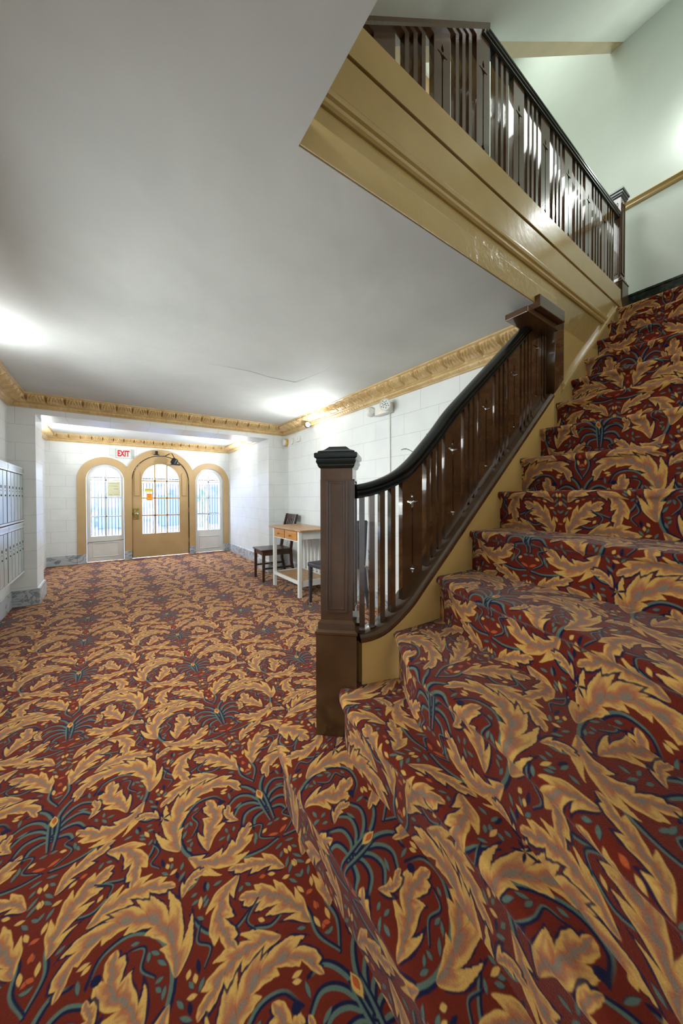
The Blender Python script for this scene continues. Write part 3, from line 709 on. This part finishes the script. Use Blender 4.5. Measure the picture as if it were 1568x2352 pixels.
fx = [1.133, 1.424, 1.712, 2.003, 2.272]
for i, x in enumerate(fx):
    upright(x, .127, .024, zb1, zt1, True, rail, yc(x), 0, 'splat_baluster')
    if i < 4:
        m_ = (x+fx[i+1])/2
        for q in (-1, 0, 1): upright(m_+q*.043, .024, .030, zb1, zt1, False, rail, yc(m_), 0, 'baluster')
for x in (2.352, 2.388): upright(x, .02, .03, zb1, zt1, False, rail, 1.10, 0, 'baluster')
kid('end_post', plateXZ('e', [[(2.41, zb1(2.41)), (2.54, zb1(2.54)+.0), (2.54, 2.38), (2.41, 2.38)]], 1.095, .12, .002), M_brown, rail)
bm = bx(2.025, 2.345, .95, 1.05, 2.262, 2.335, bev=.005); box(bm, 1.955, 2.345, .985, 1.12, 2.226, 2.262, bev=.004)
kid('post_block', bm, M_brown, rail)

# ------------------------------------------------------------------ mezzanine and upper railing
struct('floor_mezzanine', bx(XE, XW, 1.15, 2.30, 2.6, 2.8), M_carpet and M_plaster)
# fascia: flat bands and mouldings
def run(name, x0, x1, prof, m, y=YF, parent=None):
    o = struct(name, loft([[(x, y-d_, z_) for z_, d_ in prof] for x in (x0, x1)]), m, parent, True); return o
XF0 = XE+.0
M_beiger = mat('tan_gloss_wrinkled_paint', rough=.2, coat=.3, build=mottled(srgb(166, 138, 84), srgb(176, 148, 94), 3, .6, 18, bdist=.01))
fas = bx(XF0, 3.60, YF, YF+.10, 2.32, 2.80); box(fas, XF0, 2.30, .981, YF+.02, ZC+.003, ZC+.12, bev=.004); struct('wall_fascia', fas, M_beiger)
struct('trim_11', bx(XF0, 3.63, YF-.012, YF+.10, 2.812, 2.962, bev=.003), M_beige)
run('trim_12', XF0, 3.3, [(2.556, 0), (2.556, .010), (2.564, .018), (2.574, .018), (2.580, .010), (2.590, .010), (2.596, .020), (2.612, .024), (2.622, .020), (2.628, .010), (2.634, .010), (2.638, 0)], M_beige)
run('trim_13', XF0, 3.48, [(2.638, 0), (2.640, .006), (2.80, .006), (2.802, 0)], M_beige)
up_ = thing('balcony_railing', (3.86, 1.12, 2.8), 'upper brown railing with dark handrail above the tan fascia of the mezzanine', 'railing')
newel(up_, 3.795, 1.125, 0, .115, .155, 2.66, 3.13, 3.84, .165, 1.0)
kid('handrail', loft([[(x, 1.10+a, 3.655+b) for a, b in hp] for x in (1.60, 3.74)]), M_black, up_, True)
ZSOF = lambda x: 3.745+.765*(x-1.739)                  # underside of the next flight
zb2 = lambda x: 2.95; zt2 = lambda x: min(3.66, ZSOF(x)-.004)
FX = [.965, 1.335, 1.672, 2.040, 2.375, 2.722, 3.078, 3.41]
for i, x in enumerate(FX):
    upright(x, .12, .030, zb2, zt2, x > 1.1, up_, 1.10, 0, 'splat_baluster')
    nxt = FX[i+1] if i+1 < len(FX) else 3.72; m_ = (x+nxt)/2
    for q in (-1, 0, 1): upright(m_+q*.054, .026, .030, zb2, zt2, False, up_, 1.10, 0, 'baluster')
for x in (.74, .80): upright(x, .026, .030, zb2, zt2, False, up_, 1.10, 0, 'baluster')
rings = [[(x, 1.10+a, ZSOF(x)+b) for a, b in ((-.04, -.03), (-.045, -.02), (-.045, 0), (.045, 0), (.045, -.02), (.04, -.03))] for x in (.70, 1.69)]
kid('shoe_rail', loft(rings), M_brown, up_)

# next flight: plaster soffit and tan string
def slab(x0, x1, y0, y1, th=.12): return loft([[(x, y0, ZSOF(x)), (x, y1, ZSOF(x)), (x, y1, ZSOF(x)+th), (x, y0, ZSOF(x)+th)] for x in (x0, x1)])
struct('ceiling_stair_soffit', slab(XE-.06, XW, YR-.1, 1.146), M_green)
struct('trim_14', loft([[(x, 1.146, ZSOF(x)-.0), (x, 1.25, ZSOF(x)-.0), (x, 1.25, ZSOF(x)+.3), (x, 1.146, ZSOF(x)+.3)] for x in (XE, XW)]), M_beige)
struct('wall_light_stop_flight', plateXZ('w', [[(XE-.1, ZSOF(XE-.1)+.02), (XW+.1, ZSOF(XW+.1)+.02), (XW+.1, 6.7), (XE-.1, 6.7)]], 1.215, .05), M_green)  # unseen wall added to stop sky light leaking in over the string
struct('wall_light_stop_mezzanine', bx(2.58, 2.62, 1.19, 2.3, 5.2, 6.7), M_green)  # unseen, added to close the gap between ceilings against outside light
struct('wall_landing', bx(XW, XW+.12, YR-.1, 2.35, 2.0, 6.6), M_green)
struct('wall_stair_right', bx(.36, XW, YR-.12, YR, 0, 6.0), M_green)
struct('wall_well_left', bx(XE-.12, XE-.0, YR, YF, ZC+.14, 2.78), M_green)
struct('wall_mezzanine', bx(XE, XW, 2.24, 2.36, 2.8, 6.6), M_green)
struct('ceiling_mezzanine', bx(XE-.1, 2.62, 1.19, 2.3, 5.10, 5.2), M_white)
struct('ceiling_upper', bx(2.5, XW+.1, 1.19, 2.3, 6.6, 6.7), M_white)
struct('wall_mezzanine_end', bx(XE-.1, XE, 1.15, 2.3, 2.8, 5.2), M_white)
run('trim_15', XE, 2.6, [(5.0, 0), (5.0, .02), (5.03, .03), (5.06, .03), (5.1, .06), (5.1, 0)], M_beigew, y=2.24)
# chair rail and dark marble base of the landing wall
struct('trim_16', loft([[(XW-d_, y, z_) for z_, d_ in ((3.90, 0), (3.90, .012), (3.912, .02), (3.925, .02), (3.932, .012), (3.945, .016), (3.955, .026), (3.965, .02), (3.968, 0))] for y in (YR, 2.24)]), M_beige, None, True)
bm = bx(XW-.022, XW, YR, 2.24, 2.8, 3.055, bev=.003); box(bm, XW-.028, XW, YR, 2.24, 3.055, 3.078, bev=.004)
struct('baseboard_landing', bm, M_dkmarble)
struct('floor_landing', bx(3.64, XW, YR, YF, 2.7, 2.796), M_dkmarble)
# smoke alarm on the mezzanine ceiling
t = thing('smoke_alarm', (2.452, 2.10, 5.10), 'round white smoke alarm on the mezzanine ceiling seen between the upper balusters', 'smoke alarm')
obj('body', lathe([(0, -.045), (.03, -.045), (.05, -.035), (.06, -.01), (.06, 0), (0, 0)], 24), M_plastic, t, True)

# ------------------------------------------------------------------ fixtures of the right wall
RY = Matrix.Rotation(-PI/2, 4, 'Y')
t = thing('emergency_light', (XR, 2.60, 2.065), 'white twin-head emergency light with red indicator on the right lobby wall', 'emergency light')
obj('body', bx(-.075, 0, -.12, .10, -.055, .05, bev=.02), M_plastic, t, True)
hd = lathe([(0, -.04), (.035, -.04), (.05, -.03), (.058, .02), (.06, .03), (.052, .034), (.05, .028), (0, .028)], 24, Matrix.Translation((-.09, -.10, .01)) @ Matrix.Rotation(math.radians(205), 4, 'Z') @ Matrix.Rotation(PI/2, 4, 'Y') )
h1 = obj('lamp_head', hd, M_plastic, t, True)
leds = bmesh.new()
for i in range(13):
    a = i*2.4; q = .012*math.sqrt(i); Mx = Matrix.Translation((-.09, -.10, .01)) @ Matrix.Rotation(math.radians(205), 4, 'Z') @ Matrix.Rotation(PI/2, 4, 'Y')
    s_ = lathe([(0, .027), (.0055, .027), (.0055, .031), (0, .033)], 8, Mx @ Matrix.Translation((q*math.cos(a), q*math.sin(a), 0))); leds = merge(leds, s_)
obj('led_lens', leds, mat('lens_grey', srgb(120, 126, 130), .2, .3), h1)
obj('lamp_head', lathe([(0, -.03), (.03, -.03), (.05, 0), (.055, .02), (.05, .03), (0, .03)], 24, Matrix.Translation((-.08, .14, .0)) @ Matrix.Rotation(math.radians(60), 4, 'Z') @ Matrix.Rotation(PI/2, 4, 'Y')), M_plastic, t, True)
obj('indicator', bx(-.079, -.073, -.005, .007, -.045, -.035), M_redled, t)
tag(obj('conduit', tube([(XR-.008, 2.535, 2.01), (XR-.008, 2.535, .18)], .009), M_plastic), 'thin white vertical conduit running down the right wall below the emergency light', 'conduit')
t = thing('security_camera', (XR-.03, 4.14, 2.16), 'small black round camera with pale lens ring under the right wall cornice', 'camera')
mx = Matrix.Translation((-.05, -.02, .01)) @ Matrix.Rotation(math.radians(250), 4, 'Z') @ Matrix.Rotation(PI/2, 4, 'Y')
obj('housing', merge(lathe([(0, -.05), (.03, -.05), (.036, -.03), (.036, .03), (0, .03)], 20, mx), tube([(-.03, 0, .01), (.03, .0, .01)], .012)), M_blackpl, t, True)
obj('lens', lathe([(0, .03), (.017, .03), (.014, .036), (0, .037)], 20, mx), M_iron, t, True)
obj('lens_ring', lathe([(.018, .03), (.034, .03), (.034, .036), (.016, .038)], 20, mx), M_plastic, t, True)
t = thing('smoke_detector', (XR, 4.95, 2.045), 'round white smoke detector on a yellowed base, nearest the corner of the right wall', 'smoke detector')
obj('base', lathe([(0, 0), (.062, 0), (.062, .03), (.05, .034), (0, .034)], 24, RY), M_ambpl, t, True)
obj('cover', lathe([(0, .03), (.052, .03), (.048, .055), (.03, .06), (0, .06)], 24, RY), M_plastic, t, True)
t = thing('wall_chime', (XR, 4.75, 2.04), 'round white disc device between the yellowed detector and the square box on the right wall', 'wall device')
obj('cover', lathe([(0, 0), (.052, 0), (.052, .018), (.04, .026), (0, .028)], 24, RY), M_plastic, t, True)
t = thing('junction_box', (XR, 4.53, 2.045), 'small square white box on the right wall under the cornice', 'junction box')
obj('cover', bx(-.03, 0, -.05, .05, -.04, .04, bev=.005), M_plastic, t)
obj('knob', bx(-.04, -.03, -.03, -.01, -.02, .02, bev=.003), M_plastic, t)

# ------------------------------------------------------------------ mailboxes on the left wall
XM = -.75
def bank(y0, y1, z0, z1, n, label, top):
    t = thing('mailbox_bank', (XL, y0, z0), label, 'mailboxes', 'metal mailbox banks')
    L = y1-y0; H = z1-z0; dp = XM-XL
    hd_ = .075 if top else .06
    obj('body', bx(0, dp-.012, 0, L, 0, H, bev=.002), M_lockm, t)  # body coloured dark to put shade into the gaps between doors
    fr = bx(dp-.012, dp+.004, 0, L, H-hd_, H, bev=.002); fr2 = bx(dp-.012, dp+.004, 0, L, 0, .018, bev=.002)
    obj('top_rail', fr, M_metalw, t); obj('bottom_rail', fr2, M_metalw, t)
    obj('label_strip', bx(dp+.003, dp+.006, .02, L-.02, H-hd_+.018, H-.016), M_metal, t)
    w = (L-.01)/n
    for i in range(n):
        a = .005+i*w
        ajar = top and i == n-1 and y1 > 5
        d = obj('mailbox_door', bx(0, .008, 0, w-.017, .022, H-hd_-.006, bev=.002), M_metal, t)
        d.location = (dp-.008, a+.004, 0)
        if ajar:
            d.rotation_euler = (0, 0, math.radians(0)); 
        zc_ = H*.42+.05
        lk = bmesh.new(); box(lk, .008, .011, w/2-.009, w/2+.009, zc_+.045, zc_+.07, bev=.001); box(lk, .008, .010, w/2-.004, w/2+.004, zc_+.018, zc_+.028)
        obj('name_slot', lk, M_lockm, d)
        obj('lock', lathe([(0, .006), (.008, .006), (.008, .012), (0, .014)], 12, Matrix.Translation((0, w/2, zc_-.02)) @ Matrix.Rotation(PI/2, 4, 'Y')), M_lockm, d, True)
    return t
bank(4.33, 5.19, .925, 1.50, 6, 'upper metal mailbox bank nearest the archway pier', True)
bank(4.33, 5.19, .37, .915, 6, 'lower metal mailbox bank nearest the archway pier', False)
bank(3.46, 4.32, .925, 1.50, 6, 'upper metal mailbox bank at the left edge of the photo', True)
bank(3.46, 4.32, .37, .915, 6, 'lower metal mailbox bank at the left edge of the photo', False)

# ------------------------------------------------------------------ console table
t = thing('side_table', (1.80, 3.50, 0), 'white painted table with oak top, lower shelf and two orange drawers by the right wall', 'table')
TL, TD, TZ = .74, .46, .775
obj('tabletop', bx(-.02, TD, -.05, TL+.14, TZ, TZ+.022, bev=.006), M_oak, t)
for x, y in ((0, .02), (0, TL), (TD-.06, .02), (TD-.06, TL)): obj('leg', bx(x, x+.04, y, y+.042, 0, TZ, bev=.003), M_white, t)
obj('apron', merge(bx(.005, .025, .06, TL+.02, TZ-.125, TZ-.11), bx(.03, TD-.06, .028, .046, TZ-.10, TZ, bev=.002), bx(.03, TD-.06, TL+.004, TL+.022, TZ-.10, TZ, bev=.002), bx(TD-.05, TD-.03, .06, TL, TZ-.12, TZ, bev=.002), bx(.004, .02, .385, .40, TZ-.115, TZ)), M_white, t)
for y in (.072, .41):
    d = obj('drawer', bx(-.008, .30, y, y+.30, TZ-.11, TZ-.006, bev=.004), M_drawer, t)
    obj('knob', lathe([(0, 0), (.006, 0), (.007, .012), (.014, .02), (.012, .028), (0, .031)], 14, Matrix.Translation((-.007, y+.15, TZ-.058)) @ Matrix.Rotation(-PI/2, 4, 'Y')), M_brass, d, True)
obj('shelf', bx(.02, TD-.04, .04, TL+.01, .165, .182), M_oak, t)
obj('shelf_frame', merge(bx(.005, .022, .06, TL, .15, .19), bx(TD-.045, TD-.028, .06, TL, .15, .19), bx(.04, TD-.06, .03, .046, .12, .19), bx(.04, TD-.06, TL+.01, TL+.026, .15, .19)), M_white, t)
for y in (.16, .26, .36, .46, .56, .66): obj('slat', bx(TD-.05, TD-.034, y, y+.034, .19, TZ-.12), M_white, t)

# ------------------------------------------------------------------ chairs
def leg(pts, w=.034, d=.034):
    return loft([[(x-w*s/2, y-d*s/2, z), (x+w*s/2, y-d*s/2, z), (x+w*s/2, y+d*s/2, z), (x-w*s/2, y+d*s/2, z)] for x, y, z, s in pts])
c = thing('dining_chair', (1.97, 4.665, 0), 'dark brown wooden slat-back chair between the side table and the entrance', 'chair', rz=math.radians(-4))
hw = .19                                              # faces -X
for s in (-1, 1):
    obj('leg', leg([(-.21, s*hw, 0, .8), (-.205, s*hw, .42, 1.15)]), M_darkwood, c)
    obj('back_post', leg([(.26, s*hw, 0, .85), (.20, s*hw, .25, 1.05), (.19, s*hw, .44, 1.15), (.235, s*hw, .72, 1.05), (.29, s*hw, .93, .9)]), M_darkwood, c)
seat = bx(-.245, .20, -.215, .215, .425, .448, bev=.008)
obj('seat', seat, M_darkwood, c)
obj('apron', merge(bx(-.215, -.195, -hw, hw, .365, .425), bx(-.20, .20, -hw-.01, -hw+.01, .365, .425), bx(-.20, .20, hw-.01, hw+.01, .365, .425)), M_darkwood, c)
obj('top_rail', loft([[(.262+.0+dx+.02*(1-(y/hw)**2), y, z) for dx, z in ((0, .84), (.022, .84), (.04, .925), (.018, .925))] for y in (-hw, -hw/2, 0, hw/2, hw)]), M_darkwood, c)
obj('lower_rail', bx(.20, .222, -hw, hw, .60, .635), M_darkwood, c)
for i in range(5):
    y = -.12+i*.06
    obj('back_slat', loft([[(x-.006, y-.013, z), (x+.006, y-.013, z), (x+.006, y+.013, z), (x-.006, y+.013, z)] for x, z in ((.212, .62), (.245, .73), (.285, .86))]), M_darkwood, c)
for s in (-1, 1): obj('stretcher', bx(-.20, .20, s*hw-.009, s*hw+.009, .17, .195), M_darkwood, c)
obj('stretcher', bx(-.01, .01, -hw, hw, .17, .19), M_darkwood, c)
c = thing('upholstered_chair', (2.03, 3.05, 0), 'black upholstered chair standing behind the newel post in front of the side table', 'chair', rz=math.radians(3))
for s in (-1, 1):
    obj('leg', leg([(s*.18, .275, 0, .8), (s*.18, .27, .42, 1.2)], .03, .03), M_leather, c)
    obj('leg', leg([(s*.20, -.27, 0, .8), (s*.19, -.20, .42, 1.2)], .03, .03), M_leather, c)
obj('seat', bx(-.21, .21, -.20, .30, .405, .455, bev=.018), M_leather, c, True)
obj('backrest', loft([[(-w_, y-.016, z), (w_, y-.016, z), (w_, y+.016, z), (-w_, y+.016, z)] for w_, y, z in ((.205, -.20, .44), (.205, -.215, .60), (.20, -.235, .80), (.195, -.25, .915), (.18, -.252, .93))]), M_leather, c, True)

# ------------------------------------------------------------------ potted plant behind the railing
p = thing('potted_plant', (2.17, 1.95, 0), 'tall green leafy plant in a pale pot behind the lower stair railing', 'plant')
obj('pot', lathe([(0, 0), (.09, 0), (.12, .20), (.13, .21), (.125, .235), (.11, .235), (.105, .20), (0, .20)], 28), M_pot, p, True)
obj('soil', lathe([(0, .19), (.104, .19), (.104, .205), (0, .21)], 24), M_soil, p)
rnd = random.Random(3); st = bmesh.new(); lf = bmesh.new()
for s in range(5):
    a = s*1.3; top = 1.36+.10*s; dx, dy = .055*math.cos(a), .14*math.sin(a)
    pts = [(dx*z_*.9, dy*z_*1.3, .2+z_*(top-.2)) for z_ in (0, .3, .6, 1)]
    st = merge(st, tube(pts, [.008, .006, .005, .003], 6))
    for k in range(14):
        z_ = .12+.88*k/13; bx_, by_, bz_ = dx*z_*.9, dy*z_*1.3, .2+z_*(top-.2)
        b = rnd.uniform(0, 2*PI); L_ = rnd.uniform(.07, .115); wl = L_*.22
        d = Vector((math.cos(b)*.8, math.sin(b), rnd.uniform(-.1, .5))).normalized(); n = d.cross(Vector((0, 0, 1))).normalized(); u = n.cross(d)
        o0 = Vector((bx_, by_, bz_)); v = []
        for q, w_, dr in ((0, .08, 0), (.3, .8, .02), (.55, 1, .02), (.8, .6, -.01), (1, .03, -.05)):
            c_ = o0+d*L_*q+u*dr*L_*3
            v.append([lf.verts.new(c_-n*wl*w_+u*.004), lf.verts.new(c_), lf.verts.new(c_+n*wl*w_+u*.004)])
        for a_, b_ in zip(v, v[1:]):
            for i in (0, 1): lf.faces.new((a_[i], a_[i+1], b_[i+1], b_[i]))
obj('stem', st, M_leafg, p, True)
lo = obj('foliage', lf, M_leafg, p, True); sm = lo.modifiers.new('thick', 'SOLIDIFY'); sm.thickness = .0012

# ------------------------------------------------------------------ street outside
struct('ground', bx(-8, 12, YD+.12, 22, -.15, -.02), M_pave)
g = thing('security_gate', (.9, YD+.75, 0), 'black iron bar gate standing outside the entrance door', 'gate')
for i in range(70): obj('bar', tube([(-1.9+i*.056, 0, -.02), (-1.9+i*.056, 0, 1.62)], .0055, 6), M_iron, g)
for z in (.15, .80, 1.58): obj('cross_rail', bx(-1.95, 1.98, -.008, .008, z, z+.018), M_iron, g)
b = thing('street_building', (2, 15, 0), 'blue-grey building across the street seen through the door glass', 'building')
obj('wall', bx(-9, 9, 0, 1, -.1, 1.75), M_facade, b)
bm = bmesh.new()
for i in range(9): box(bm, -8+i*1.9, -7+i*1.9, -.05, 0, .1, 1.3)
obj('shutter', bm, mat('shutter_blue', srgb(110, 124, 160), .6), b)
struct('wall_porch_left', bx(-1.4, -1.3, YD+.18, YD+1.6, -.1, 2.6), M_white)
struct('wall_porch_right', bx(2.45, 2.55, YD+.18, YD+1.9, -.1, 2.6), M_white)
